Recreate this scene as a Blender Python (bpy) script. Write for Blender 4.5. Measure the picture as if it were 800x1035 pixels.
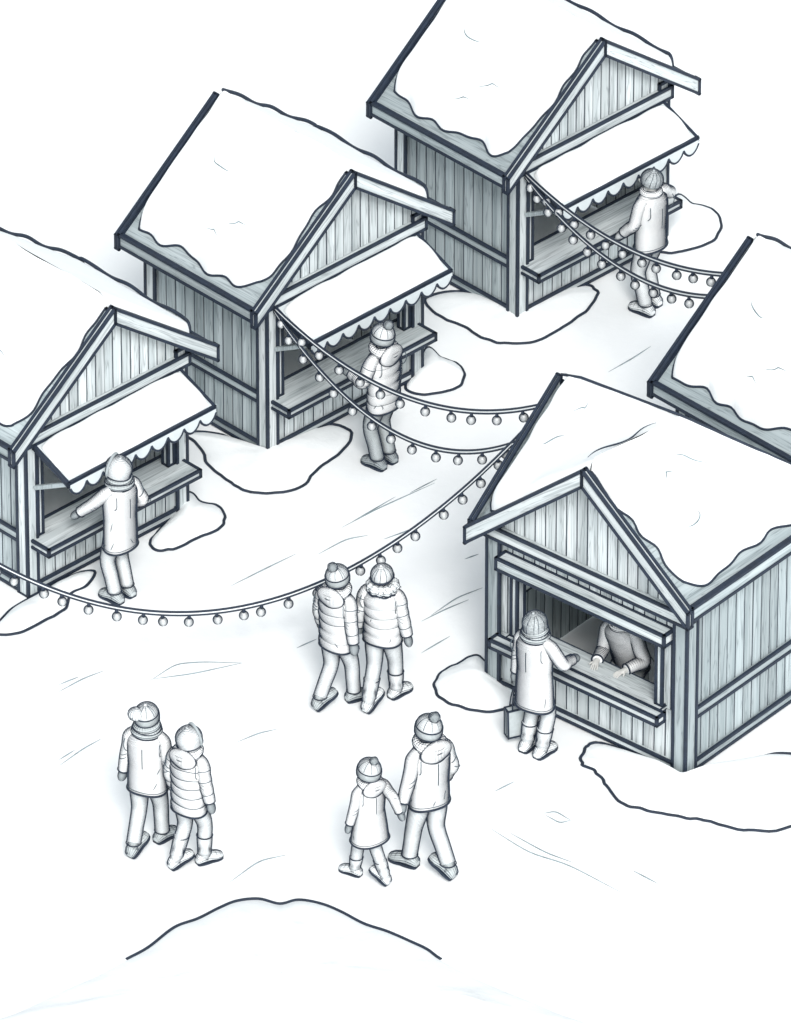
import bpy, math, random
from math import sin, cos, pi, radians as R, sqrt, atan2, exp
from mathutils import Vector as V, Matrix, noise

for o in list(bpy.data.objects):
    bpy.data.objects.remove(o)
scene = bpy.context.scene
col = scene.collection

# ------------------------------------------------------------------ camera, sky, sun, exposure
ELEV = R(34.0)
DIST = 120.0
K = 104.0                      # picture scale at the middle of the square, per metre (800 x 1035 picture)
SE, CE = sin(ELEV), cos(ELEV)
cam_d = bpy.data.cameras.new('camera')
cam = bpy.data.objects.new('camera', cam_d)
col.objects.link(cam)
cam.location = (0, -DIST * CE, DIST * SE)
cam.rotation_euler = (pi / 2 - ELEV, 0, 0)
cam_d.sensor_fit = 'VERTICAL'
cam_d.sensor_height = 24.0
cam_d.lens = 24.0 * DIST / (1035.0 / K)
cam_d.clip_start = 1.0
cam_d.clip_end = 3000.0
scene.camera = cam

SUN_EL, SUN_AZ = R(44), R(-82)         # azimuth of the direction towards the sun, measured from +X
world = bpy.data.worlds.new('World')
scene.world = world
world.use_nodes = True
wn = world.node_tree
wn.nodes.clear()
sky = wn.nodes.new('ShaderNodeTexSky')
sky.sky_type = 'NISHITA'
sky.sun_disc = False
sky.sun_elevation = SUN_EL
sky.sun_rotation = pi / 2 - SUN_AZ
hsv = wn.nodes.new('ShaderNodeHueSaturation')
hsv.inputs['Saturation'].default_value = 0.22
hsv.inputs['Hue'].default_value = 0.465
bg = wn.nodes.new('ShaderNodeBackground')
bg.inputs['Strength'].default_value = 0.15
wo = wn.nodes.new('ShaderNodeOutputWorld')
wn.links.new(sky.outputs[0], hsv.inputs['Color'])
wn.links.new(hsv.outputs[0], bg.inputs['Color'])
wn.links.new(bg.outputs[0], wo.inputs['Surface'])
sd = bpy.data.lights.new('sun', 'SUN')
sd.energy = 1.5
sd.angle = R(18)
sd.color = (1.0, 0.975, 0.94)
sun = bpy.data.objects.new('sun', sd)
col.objects.link(sun)
sdir = V((cos(SUN_EL) * cos(SUN_AZ), cos(SUN_EL) * sin(SUN_AZ), sin(SUN_EL)))
sun.rotation_euler = sdir.to_track_quat('Z', 'Y').to_euler()
sun.location = (10, -10, 30)
scene.view_settings.view_transform = 'Standard'
scene.view_settings.look = 'None'
scene.view_settings.exposure = 0.74
scene.view_settings.gamma = 1.0
scene.view_settings.use_curve_mapping = False
scene.render.engine = 'CYCLES'
scene.cycles.max_bounces = 6
scene.cycles.diffuse_bounces = 4


def at(px, py, z=0.0):
    q = (517.5 - py) / (K * DIST)
    Y = (q * (DIST - z * SE) - z * CE) / (SE - q * CE)
    X = (px - 400.0) / (K * DIST) * (DIST + Y * CE - z * SE)
    return V((X, Y, z))


def px_of(p):
    d = DIST + p.y * CE - p.z * SE
    return 400 + K * DIST * p.x / d, 517.5 - K * DIST * (p.y * SE + p.z * CE) / d


# ------------------------------------------------------------------ materials
MATS = {}


def new_mat(name):
    m = bpy.data.materials.new(name)
    m.use_nodes = True
    MATS[name] = m
    nt = m.node_tree
    return m, nt, nt.nodes['Principled BSDF']


def N(nt, kind, **kw):
    n = nt.nodes.new(kind)
    for k, v in kw.items():
        if k in n.inputs.keys():
            n.inputs[k].default_value = v
        else:
            setattr(n, k, v)
    return n


def wood(name, dark, light, axis, line=0.35, turn=0.0):
    m, nt, bs = new_mat(name)
    tc = N(nt, 'ShaderNodeTexCoord')
    mp = N(nt, 'ShaderNodeMapping')
    sc = [19.0, 19.0, 19.0]
    sc['xyz'.index(axis)] = 0.8
    mp.inputs['Scale'].default_value = sc
    if turn:                                             # grain follows a sloping board
        tn = N(nt, 'ShaderNodeMapping')
        tn.inputs['Rotation'].default_value = (0, turn, 0)
        nt.links.new(tc.outputs['Object'], tn.inputs['Vector'])
        nt.links.new(tn.outputs[0], mp.inputs['Vector'])
    else:
        nt.links.new(tc.outputs['Object'], mp.inputs['Vector'])
    tone = N(nt, 'ShaderNodeAttribute', attribute_name='tone')
    off = N(nt, 'ShaderNodeVectorMath', operation='MULTIPLY_ADD')
    off.inputs[1].default_value = (31, 17, 23)
    nt.links.new(tone.outputs['Fac'], off.inputs[0])
    nt.links.new(mp.outputs[0], off.inputs[2])
    n1 = N(nt, 'ShaderNodeTexNoise', Scale=0.55, Detail=3.0, Distortion=0.6)
    n2 = N(nt, 'ShaderNodeTexNoise', Scale=1.0, Detail=2.0, Distortion=1.2)
    nt.links.new(off.outputs[0], n1.inputs['Vector'])
    nt.links.new(off.outputs[0], n2.inputs['Vector'])
    r1 = N(nt, 'ShaderNodeValToRGB')
    r1.color_ramp.elements[0].position = 0.3
    r1.color_ramp.elements[0].color = (*dark, 1)
    r1.color_ramp.elements[1].position = 0.68
    r1.color_ramp.elements[1].color = (*light, 1)
    nt.links.new(n1.outputs['Fac'], r1.inputs[0])
    r2 = N(nt, 'ShaderNodeValToRGB')          # narrow dark grain lines
    e = r2.color_ramp.elements
    e[0].position, e[0].color = 0.455, (1, 1, 1, 1)
    e[1].position, e[1].color = 0.545, (1, 1, 1, 1)
    k = r2.color_ramp.elements.new(0.5)
    k.color = (line, line * 1.04, line * 1.08, 1)
    nt.links.new(n2.outputs['Fac'], r2.inputs[0])
    mx = N(nt, 'ShaderNodeMix', data_type='RGBA', blend_type='MULTIPLY')
    mx.inputs['Factor'].default_value = 0.62
    nt.links.new(r1.outputs[0], mx.inputs['A'])
    nt.links.new(r2.outputs[0], mx.inputs['B'])
    tv = N(nt, 'ShaderNodeMapRange')
    tv.inputs['To Min'].default_value = 0.82
    tv.inputs['To Max'].default_value = 1.12
    nt.links.new(tone.outputs['Fac'], tv.inputs['Value'])
    m2 = N(nt, 'ShaderNodeVectorMath', operation='SCALE')
    nt.links.new(mx.outputs['Result'], m2.inputs[0])
    nt.links.new(tv.outputs[0], m2.inputs['Scale'])
    nt.links.new(m2.outputs[0], bs.inputs['Base Color'])
    bs.inputs['Roughness'].default_value = 0.8
    bp = N(nt, 'ShaderNodeBump', Strength=0.35, Distance=0.01)
    nt.links.new(n2.outputs['Fac'], bp.inputs['Height'])
    nt.links.new(bp.outputs[0], bs.inputs['Normal'])
    return m


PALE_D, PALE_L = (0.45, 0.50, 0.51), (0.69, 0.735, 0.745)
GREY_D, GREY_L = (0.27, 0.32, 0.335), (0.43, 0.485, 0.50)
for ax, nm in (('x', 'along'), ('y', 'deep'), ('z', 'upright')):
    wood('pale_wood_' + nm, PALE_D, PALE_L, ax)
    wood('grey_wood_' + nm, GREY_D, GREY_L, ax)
wood('rising_wood', PALE_D, PALE_L, 'x', turn=R(38.5))
wood('falling_wood', PALE_D, PALE_L, 'x', turn=R(-38.5))
wood('brightened_wood_upright', (0.74, 0.79, 0.80), (0.86, 0.89, 0.895), 'z', 0.5)  # inner boards: missing light inside the stalls is put into this paler colour


def plain(name, c, rough=0.8, nscale=14.0, var=0.12, bump=0.15, bscale=40.0, bdist=0.01, stretch=None):
    m, nt, bs = new_mat(name)
    tc = N(nt, 'ShaderNodeTexCoord')
    n1 = N(nt, 'ShaderNodeTexNoise', Scale=nscale, Detail=4.0)
    nt.links.new(tc.outputs['Object'], n1.inputs['Vector'])
    r1 = N(nt, 'ShaderNodeValToRGB')
    r1.color_ramp.elements[0].position = 0.3
    r1.color_ramp.elements[1].position = 0.7
    r1.color_ramp.elements[0].color = (*[x * (1 - var) for x in c], 1)
    r1.color_ramp.elements[1].color = (*[min(0.93, x * (1 + var)) for x in c], 1)
    nt.links.new(n1.outputs['Fac'], r1.inputs[0])
    nt.links.new(r1.outputs[0], bs.inputs['Base Color'])
    bs.inputs['Roughness'].default_value = rough
    n2 = N(nt, 'ShaderNodeTexNoise', Scale=bscale, Detail=3.0)
    nt.links.new(tc.outputs['Object'], n2.inputs['Vector'])
    bp = N(nt, 'ShaderNodeBump', Strength=bump, Distance=bdist)
    nt.links.new(n2.outputs['Fac'], bp.inputs['Height'])
    nt.links.new(bp.outputs[0], bs.inputs['Normal'])
    return m


INK = plain('dark_trim', (0.009, 0.018, 0.036), 0.7, var=0.25)
plain('thin_trim', (0.07, 0.095, 0.115), 0.8, var=0.2)
plain('snow', (0.86, 0.88, 0.885), 0.75, nscale=3.0, var=0.02, bump=0.25, bscale=9.0, bdist=0.03)
plain('ground_snow', (0.87, 0.885, 0.89), 0.8, nscale=1.2, var=0.02, bump=0.22, bscale=5.0, bdist=0.03)
plain('scuff', (0.20, 0.25, 0.27), 0.9, var=0.3)
plain('awning_cloth', (0.80, 0.82, 0.825), 0.85, nscale=8, var=0.03, bump=0.1)
plain('valance_cloth', (0.58, 0.63, 0.645), 0.85, nscale=8, var=0.06, bump=0.1)
plain('white_cloth', (0.88, 0.90, 0.905), 0.9, nscale=9, var=0.05, bump=0.4, bscale=22)
plain('pale_cloth', (0.76, 0.79, 0.80), 0.9, nscale=9, var=0.06, bump=0.4, bscale=22)
plain('grey_cloth', (0.48, 0.52, 0.53), 0.9, nscale=12, var=0.1, bump=0.5, bscale=60)
plain('mid_cloth', (0.33, 0.365, 0.38), 0.9, nscale=12, var=0.1, bump=0.5, bscale=60)
plain('dark_cloth', (0.10, 0.125, 0.14), 0.9, nscale=12, var=0.15, bump=0.5, bscale=60)
plain('skin', (0.55, 0.55, 0.53), 0.6, nscale=10, var=0.04, bump=0.1)
plain('hair', (0.50, 0.54, 0.555), 0.6, nscale=50, var=0.3, bump=0.6, bscale=120)
plain('paper', (0.42, 0.46, 0.47), 0.8, nscale=20, var=0.08, bump=0.2)
m, nt, bs = new_mat('bulb_glass')
bs.inputs['Base Color'].default_value = (0.72, 0.75, 0.76, 1)
bs.inputs['Roughness'].default_value = 0.25
_tc = N(nt, 'ShaderNodeTexCoord'); _n = N(nt, 'ShaderNodeTexNoise', Scale=20.0)
nt.links.new(_tc.outputs['Object'], _n.inputs['Vector'])
_bp = N(nt, 'ShaderNodeBump', Strength=0.05)
nt.links.new(_n.outputs['Fac'], _bp.inputs['Height']); nt.links.new(_bp.outputs[0], bs.inputs['Normal'])

# ------------------------------------------------------------------ mesh collector
RNG = random.Random(7)
LINE, FINE = 0.0145, 0.0055


class MB:
    def __init__(s):
        s.v, s.f, s.m, s.t, s.sm = [], [], [], [], []
        s.names = []

    def mi(s, name):
        if name not in s.names:
            s.names.append(name)
        return s.names.index(name)

    def add(s, pts, faces, mat, tone=0.5, smooth=False):
        b = len(s.v)
        s.v += [tuple(p) for p in pts]
        k = s.mi(mat)
        for f in faces:
            s.f.append([b + i for i in f]); s.m.append(k); s.t.append(tone); s.sm.append(smooth)

    def bar(s, p, q, r=LINE, mat='dark_trim', ext=True):
        p, q = V(p), V(q)
        d = q - p
        if d.length < 1e-6:
            return
        d.normalize()
        a = d.cross(V((0, 0, 1)))
        if a.length < 0.05:
            a = d.cross(V((1, 0, 0)))
        a.normalize(); b = d.cross(a)
        e = d * (r if ext else 0)
        pts = []
        for c in (p - e, q + e):
            for i, j in ((-1, -1), (1, -1), (1, 1), (-1, 1)):
                pts.append(c + a * (i * r) + b * (j * r))
        s.add(pts, [(0, 1, 2, 3), (7, 6, 5, 4), (0, 4, 5, 1), (1, 5, 6, 2), (2, 6, 7, 3), (3, 7, 4, 0)], mat)

    def hexa(s, p, mat, ink=LINE, tone=None, edges=None):
        """p: 8 points, bottom ring 0-3, top ring 4-7"""
        p = [V(x) for x in p]
        s.add(p, [(3, 2, 1, 0), (4, 5, 6, 7), (0, 1, 5, 4), (1, 2, 6, 5), (2, 3, 7, 6), (3, 0, 4, 7)], mat,
              RNG.random() if tone is None else tone)
        if ink:
            for a, b in ((0, 1), (1, 2), (2, 3), (3, 0), (4, 5), (5, 6), (6, 7), (7, 4), (0, 4), (1, 5), (2, 6), (3, 7)):
                s.bar(p[a], p[b], ink)

    def box(s, x0, x1, y0, y1, z0, z1, mat, ink=LINE, tone=None):
        s.hexa([(x0, y0, z0), (x1, y0, z0), (x1, y1, z0), (x0, y1, z0),
                (x0, y0, z1), (x1, y0, z1), (x1, y1, z1), (x0, y1, z1)], mat, ink, tone)

    def loft(s, rings, mat, closed=False, caps=True, tone=0.5, fins=0.0, rfins=0.0, fin_mat='dark_trim', fin_every=1):
        """rings: equal-length loops of points, with thin raised ribs along and across when asked"""
        n = len(rings[0]); k = len(rings)
        pts = [p for r in rings for p in r]
        fs = []
        for i in range(k if closed else k - 1):
            a, b = i * n, ((i + 1) % k) * n
            for j in range(n):
                fs.append((a + j, a + (j + 1) % n, b + (j + 1) % n, b + j))
        if caps and not closed:
            fs.append(tuple(reversed(range(n)))); fs.append(tuple(range((k - 1) * n, k * n)))
        s.add(pts, fs, mat, tone, True)
        if fins or rfins:
            cen = [sum((V(p) for p in r), V()) / n for r in rings]
            out = []
            for i in range(k):
                row = []
                for j in range(n):
                    p = V(rings[i][j])
                    tj = V(rings[i][(j + 1) % n]) - V(rings[i][j - 1])
                    i0, i1 = (max(i - 1, 0), min(i + 1, k - 1)) if not closed else ((i - 1) % k, (i + 1) % k)
                    ti = V(rings[i1][j]) - V(rings[i0][j])
                    nn = tj.cross(ti)
                    if nn.length < 1e-9:
                        nn = p - cen[i]
                    if nn.length < 1e-9:
                        nn = V((0, 0, 1))
                    nn.normalize()
                    row.append(nn)
                out.append(row)
            if fins:
                for j in range(0, n, fin_every):
                    pp, ff = [], []
                    for i in range(k):
                        p = V(rings[i][j])
                        w = (V(rings[i][(j + 1) % n]) - p).length
                        pp += [p - out[i][j] * 0.001, p + out[i][j] * min(fins * w * fin_every, 0.008)]
                    ff = [(2 * i, 2 * i + 1, 2 * i + 3, 2 * i + 2) for i in range(k - 1)]
                    if closed:
                        ff.append((2 * k - 2, 2 * k - 1, 1, 0))
                    s.add(pp, ff, fin_mat)
            if rfins:
                for i in range(1, k - 1):
                    pp = []
                    for j in range(n):
                        p = V(rings[i][j])
                        w = (V(rings[i + 1][j]) - V(rings[i - 1][j])).length / 2
                        pp += [p - out[i][j] * 0.001, p + out[i][j] * min(rfins * w * max(0.06, out[i][j].z) ** 1.5, 0.008)]
                    ff = [(2 * j, 2 * j + 1, (2 * j + 3) % (2 * n), (2 * j + 2) % (2 * n)) for j in range(n)]
                    s.add(pp, ff, fin_mat)

    def tube(s, path, rad, mat, n=8, closed=False, caps=True, fins=0.0, rfins=0.0, squash=None):
        path = [V(p) for p in path]
        k = len(path)
        if not hasattr(rad, '__len__'):
            rad = [rad] * k
        rings = []
        ref = None
        for i in range(k):
            if closed:
                d = path[(i + 1) % k] - path[i - 1]
            else:
                d = path[min(i + 1, k - 1)] - path[max(i - 1, 0)]
            d.normalize()
            if ref is None:
                ref = d.cross(V((0, 0, 1)))
                if ref.length < 0.1:
                    ref = d.cross(V((0, 1, 0)))
            a = ref - d * ref.dot(d)
            a.normalize(); ref = a
            b = d.cross(a)
            r = rad[i]
            rings.append([path[i] + a * (r * cos(2 * pi * j / n)) + b * (r * sin(2 * pi * j / n)) for j in range(n)])
        s.loft(rings, mat, closed, caps, fins=fins, rfins=rfins)
        return rings

    def ball(s, c, r, mat, n=16, k=10, fins=0.0, rfins=0.0, M=None, z0=-1.0, bump=0.0):
        """ellipsoid: r scalar or 3"""
        c = V(c)
        if not hasattr(r, '__len__'):
            r = (r, r, r)
        rings = []
        a0 = math.asin(z0)
        for i in range(k + 1):
            a = a0 + (pi / 2 - a0) * (i / k)
            a = min(max(a, -pi / 2 + 0.03), pi / 2 - 0.03)
            ring = []
            for j in range(n):
                p = V((cos(a) * cos(2 * pi * j / n), cos(a) * sin(2 * pi * j / n), sin(a)))
                q = 1 + bump * noise.noise(p * 3.1 + c * 5)
                p = V((p.x * r[0] * q, p.y * r[1] * q, p.z * r[2] * q))
                if M is not None:
                    p = M @ p
                ring.append(c + p)
            rings.append(ring)
        s.loft(rings, mat, fins=fins, rfins=rfins)

    def build(s, name, parent=None, label=None):
        me = bpy.data.meshes.new(name)
        me.from_pydata(s.v, [], s.f)
        for nm in s.names:
            me.materials.append(MATS[nm])
        me.polygons.foreach_set('material_index', s.m)
        me.polygons.foreach_set('use_smooth', s.sm)
        at_ = me.attributes.new('tone', 'FLOAT', 'FACE')
        at_.data.foreach_set('value', s.t)
        me.update()
        o = bpy.data.objects.new(name, me)
        col.objects.link(o)
        if parent:
            o.parent = parent
        if label:
            o['label'] = label
        return o


def tag(o, label=None, cat=None, group=None, kind=None):
    if label: o['label'] = label
    if cat: o['category'] = cat
    if group: o['group'] = group
    if kind: o['kind'] = kind
    return o


def empty(name, loc, rz=0.0):
    o = bpy.data.objects.new(name, None)
    o.empty_display_size = 0.2
    o.location = loc
    o.rotation_euler = (0, 0, rz)
    col.objects.link(o)
    return o


# ------------------------------------------------------------------ the ground
g = MB()
S = 1500.0
g.add([(-S, -S, 0), (S, -S, 0), (S, S, 0), (-S, S, 0)], [(0, 1, 2, 3)], 'ground_snow')
tag(g.build('ground'), kind='structure')

# skate and sledge scratches across the trodden snow
sc_ = MB()


def scratch(pts, r=0.0065):
    path = []
    P = [at(*p, 0.003) for p in pts]
    for i in range(len(P) - 1):
        for j in range(6):
            path.append(P[i].lerp(P[i + 1], j / 6))
    path.append(P[-1])
    n = len(path)
    for _ in range(3):
        path = [path[0]] + [(path[i - 1] + path[i] * 2 + path[i + 1]) / 4 for i in range(1, n - 1)] + [path[-1]]
    rad = [max(0.0012, r * sin(pi * (0.06 + 0.88 * i / (n - 1)))) for i in range(n)]
    sc_.tube(path, rad, 'scuff', n=6)


for pts in [
    [(60, 699), (84, 686), (105, 678)], [(60, 692), (80, 684)],
    [(152, 688), (178, 671), (206, 669), (245, 670)], [(156, 686), (196, 681), (245, 670)],
    [(60, 774), (84, 757), (102, 747)], [(234, 592), (268, 575), (299, 560)], [(60, 768), (76, 758)],
    [(232, 892), (262, 870), (290, 864)], [(426, 628), (450, 616), (474, 606)], [(436, 622), (462, 604), (488, 594)],
    [(426, 660), (455, 643)], [(497, 838), (535, 862), (575, 874), (628, 902)], [(516, 842), (552, 862), (580, 872)],
    [(550, 822), (562, 820), (577, 829)], [(552, 824), (566, 832), (577, 829)],
    [(346, 533), (382, 514), (440, 488)], [(352, 530), (400, 502)], [(615, 376), (640, 362), (658, 350)],
    [(415, 498), (442, 484)], [(388, 545), (408, 538), (428, 530)], [(160, 967), (186, 954), (205, 950)],
    [(322, 560), (350, 545), (372, 541)], [(300, 655), (320, 646)], [(500, 800), (520, 790)], [(640, 880), (665, 893)],
    [(560, 300), (590, 288)], [(240, 750), (262, 741), (280, 737)], [(470, 565), (484, 560)],
]:
    scratch(pts)
tag(sc_.build('snow_scratches'), kind='structure')


# ------------------------------------------------------------------ stalls
def wob(t, seed):
    return (0.55 * sin(t * 5.1 + seed * 1.7) + 0.35 * sin(t * 9.7 + seed * 3.1) + 0.3 * sin(t * 15.3 + seed * 0.7))


def smoothstep(x):
    x = min(max(x, 0.0), 1.0)
    return x * x * (3 - 2 * x)


def snow_patch(mb, q, ins, T=0.11, seed=1, amp=0.035, amps=None, ns=30, nt_=40, taper=0.10, ink=0.014, roundc=0.10, strokes=(), lips=(), rough=1.0):
    """snow lying on a sloping four-cornered roof face q = (s0t0, s1t0, s1t1, s0t1).
    ins: inset from s0, s1, t0, t1 (None: the snow runs on over that edge)"""
    q = [V(x) for x in q]
    ls = ((q[1] - q[0]).length + (q[2] - q[3]).length) / 2
    lt = ((q[3] - q[0]).length + (q[2] - q[1]).length) / 2

    def P(s, t):
        return (q[0] * (1 - s) + q[1] * s) * (1 - t) + (q[3] * (1 - s) + q[2] * s) * t

    def inset(i, x, L):
        if ins[i] is None:
            return 0.0
        a, b = (2, 3) if i < 2 else (0, 1)
        calm = 1.0
        if ins[a] is None: calm *= smoothstep(x * L / 0.3)
        if ins[b] is None: calm *= smoothstep((1 - x) * L / 0.3)
        e = ins[i] + (amps[i] if amps else amp) * calm * wob(x * L, seed + i * 2.3)
        if ins[a] is not None: e += roundc * exp(-(x * L / 0.12) ** 1.3)
        if ins[b] is not None: e += (0.35 if b == 3 else 1.0) * roundc * exp(-((1 - x) * L / 0.12) ** 1.3)
        return max(e, 0.012)

    def st(a, b):
        s = inset(0, b, lt) / ls * (1 - a) + (1 - inset(1, b, lt) / ls) * a
        t = inset(2, a, ls) / lt * (1 - b) + (1 - inset(3, a, ls) / lt) * b
        return s, t

    def hgt(a, b):
        h = 1.0
        for i, d in ((0, a * ls), (1, (1 - a) * ls), (2, b * lt), (3, (1 - b) * lt)):
            if ins[i] is not None:
                x = min(d / taper, 1.0)
                h *= sqrt(max(0.0, 1 - (1 - x) ** 2))
        p = P(*st(a, b))
        return T * h * (1 + 0.22 * rough * noise.noise(p * 1.9 + V((seed, 0, 0))) + 0.08 * rough * noise.noise(p * 5 + V((0, seed, 0))))

    # denser rows near the edges
    def ramp(i, n):
        x = i / n
        return x * 0.35 + 0.65 * (0.5 - 0.5 * cos(pi * x))

    pts, grid = [], {}
    for i in range(ns + 1):
        for j in range(nt_ + 1):
            a, b = ramp(i, ns), ramp(j, nt_)
            p = P(*st(a, b))
            grid[i, j] = len(pts)
            pts.append(p + V((0, 0, hgt(a, b) + 0.002)))
    fs = [(grid[i, j], grid[i + 1, j], grid[i + 1, j + 1], grid[i, j + 1]) for i in range(ns) for j in range(nt_)]
    nrm = (q[1] - q[0]).cross(q[3] - q[0])
    if nrm.z < 0:
        fs = [tuple(reversed(f)) for f in fs]
    mb.add(pts, fs, 'snow', smooth=True)
    if ink:
        for i in range(4):
            if ins[i] is None:
                continue
            path = []
            for k in range(61):
                x = k / 60
                a, b = ((0, x), (1, x), (x, 0), (x, 1))[i]
                path.append(P(*st(a, b)) + V((0, 0, 0.006)))
            mb.tube(path, ink, 'dark_trim', n=6)
    for i in lips:                                       # rolled outer lip of the blanket
        path = []
        for k in range(61):
            x = k / 60
            a, b = ((0.07 / ls, x), (1 - 0.07 / ls, x), (x, 0.07 / lt), (x, 1 - 0.07 / lt))[i]
            path.append(P(*st(a, b)) + V((0, 0, hgt(a, b) + 0.030 + 0.018 * sin(x * 17 + seed) * (0.4 + 0.6 * sin(pi * x)))))
        mb.tube(path, 0.019, 'dark_trim', n=6)
    for (a0, b0, a1, b1, bend) in strokes:
        path = []
        for k in range(15):
            x = k / 14
            a = a0 + (a1 - a0) * x + bend * sin(pi * x); b = b0 + (b1 - b0) * x + bend * 0.6 * sin(2 * pi * x)
            path.append(P(*st(a, b)) + V((0, 0, hgt(a, b) + 0.004)))
        mb.tube(path, [0.0075 * max(0.12, sin(pi * (0.05 + 0.9 * k / 14))) for k in range(15)], 'scuff', n=6)


def plank_wall(mb, axis, a0, a1, fixed, th, z0, top, mat, w=0.112, gap=0.018, bottom=None):
    """upright boards side by side with dark joints; axis 'u' runs along the front, 'v' into the stall"""
    n = max(1, round((a1 - a0 + gap) / (w + gap)))
    step = (a1 - a0 + gap) / n
    tf = top if callable(top) else (lambda x: top)

    def put(x0, x1, f0, f1, mat_, tone):
        if axis == 'u':
            c = lambda x, f, z: (x, f, z)
        else:
            c = lambda x, f, z: (f, x, z)
        zt0, zt1 = tf(x0), tf(x1)
        p = [c(x0, f0, z0), c(x1, f0, z0), c(x1, f1, z0), c(x0, f1, z0), c(x0, f0, zt0), c(x1, f0, zt1), c(x1, f1, zt1), c(x0, f1, zt0)]
        if axis == 'v':
            p = [p[i] for i in (1, 0, 3, 2, 5, 4, 7, 6)]
        mb.hexa(p, mat_, ink=0, tone=tone)
    for i in range(n):
        x0 = a0 + i * step
        x1 = x0 + step - gap
        d = RNG.uniform(-0.002, 0.002)
        put(x0, x1, fixed + d, fixed + th + d, mat, RNG.random())
        if i < n - 1:
            put(x1, x1 + gap, fixed + 0.006, fixed + th - 0.006, 'dark_trim', 0.5)


STALL_W, STALL_D = 2.10, 1.73


def part(parent, name, fn, label=None):
    b = MB()
    fn(b)
    return b.build(name, parent, label)


def gable_stall(corner_px, rz, label, seed, right_seen=False):
    W, Dp = STALL_W, STALL_D
    c = at(*corner_px)
    root = tag(empty('market_stall', c, rz), label, 'market stall', 'snowy wooden market stalls with awnings')
    pw = 0.13
    PZ = 1.93
    # corner posts
    for (u, v) in ((0, 0), (W - pw, 0), (0, Dp - pw), (W - pw, Dp - pw)):
        part(root, 'post', lambda b: b.box(u, u + pw, v, v + pw, 0, PZ, 'pale_wood_upright'))
    # walls
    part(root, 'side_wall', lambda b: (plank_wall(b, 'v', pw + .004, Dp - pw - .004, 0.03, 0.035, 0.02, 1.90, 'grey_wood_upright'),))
    part(root, 'side_wall', lambda b: (plank_wall(b, 'v', pw + .004, Dp - pw - .004, W - 0.065, 0.035, 0.02, 1.90, 'brightened_wood_upright'),))
    part(root, 'back_wall', lambda b: plank_wall(b, 'u', pw + .004, W - pw - .004, Dp - 0.065, 0.035, 0.02, 1.00, 'brightened_wood_upright'))
    part(root, 'rail', lambda b: b.box(0.002, 0.055, pw + .002, Dp - pw - .002, 0.60, 0.70, 'grey_wood_deep'))
    part(root, 'rail', lambda b: b.box(0.004, 0.06, pw + .002, Dp - pw - .002, 0.03, 0.12, 'grey_wood_deep'))
    # front below the counter
    part(root, 'front_wall', lambda b: plank_wall(b, 'u', pw + .004, W - pw - .004, 0.035, 0.035, 0.02, 0.56, 'pale_wood_upright'))
    part(root, 'sill_board', lambda b: b.box(pw + .002, W - pw - .002, 0.005, 0.075, 0.03, 0.11, 'pale_wood_along'))
    ct = part(root, 'counter', lambda b: b.box(0.06, W - 0.05, -0.24, 0.20, 0.565, 0.635, 'pale_wood_along'))
    # tie beam and gable
    slope = 1.00 / 1.30
    uc = W / 2
    zr = lambda u: 1.80 + (1.30 - abs(u - uc)) * slope       # underside of the roof
    part(root, 'tie_beam', lambda b: b.box(-0.02, W + 0.02, -0.03, 0.09, 1.74, 1.86, 'pale_wood_along'))

    def gable(b):
        def top(u): return zr(u) - 0.012
        plank_wall(b, 'u', 0.02, uc - 0.004, 0.02, 0.035, 1.87, top, 'pale_wood_upright', w=0.10)
        plank_wall(b, 'u', uc + 0.008, W - 0.02, 0.02, 0.035, 1.87, top, 'pale_wood_upright', w=0.10)
    part(root, 'gable_wall', gable)
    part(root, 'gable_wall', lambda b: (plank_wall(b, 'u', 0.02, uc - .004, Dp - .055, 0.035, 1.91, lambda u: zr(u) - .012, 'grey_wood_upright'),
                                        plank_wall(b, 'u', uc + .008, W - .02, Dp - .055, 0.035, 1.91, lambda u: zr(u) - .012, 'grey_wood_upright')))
    # side opening post and inner jamb
    part(root, 'jamb', lambda b: b.box(W - pw - 0.10, W - pw - 0.03, 0.02, 0.09, 0.64, 1.73, 'pale_wood_upright'))
    part(root, 'jamb', lambda b: b.box(pw + 0.03, pw + 0.09, 0.02, 0.09, 0.64, 1.73, 'pale_wood_upright'))
    part(root, 'shelf', lambda b: b.box(pw + .01, W - pw - .01, Dp - 0.30, Dp - 0.07, 1.01, 1.05, 'pale_wood_along', ink=0.006))

    # roof boards
    v0, v1 = -0.09, Dp + 0.07
    th = 0.05
    e0, e1 = uc - 1.30, uc + 1.30
    za, ze = zr(uc), 1.80

    def slab(b):
        b.hexa([(e0, v0, ze), (uc, v0, za), (uc, v1, za), (e0, v1, ze), (e0, v0, ze + th), (uc, v0, za + th), (uc, v1, za + th), (e0, v1, ze + th)], 'grey_wood_deep')
        b.hexa([(uc, v0, za), (e1, v0, ze), (e1, v1, ze), (uc, v1, za), (uc, v0, za + th), (e1, v0, ze + th), (e1, v1, ze + th), (uc, v1, za + th)], 'grey_wood_deep')
    roof = part(root, 'roof', slab)
    # bargeboards, front and back
    for (va, vb, lo, hi) in ((v0 - 0.055, v0 - 0.004, -0.06, 0.105), (v1 + 0.004, v1 + 0.04, -0.05, 0.10)):
        for s in (-1, 1):
            ue, zz = uc + s * 1.335, ze - 0.035 * slope

            def bb(b):
                hi_ = hi if not (va > 0 and s > 0) else 0.06
                hi2 = hi if va < 0 else 0.12
                A = [(ue, va, zz + lo), (uc, va, za + lo), (uc, vb, za + lo), (ue, vb, zz + lo),
                     (ue, va, zz + hi_), (uc, va, za + hi2), (uc, vb, za + hi2), (ue, vb, zz + hi_)]
                b.hexa(A, 'rising_wood' if s < 0 else 'falling_wood')
            part(roof, 'bargeboard', bb)
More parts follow.
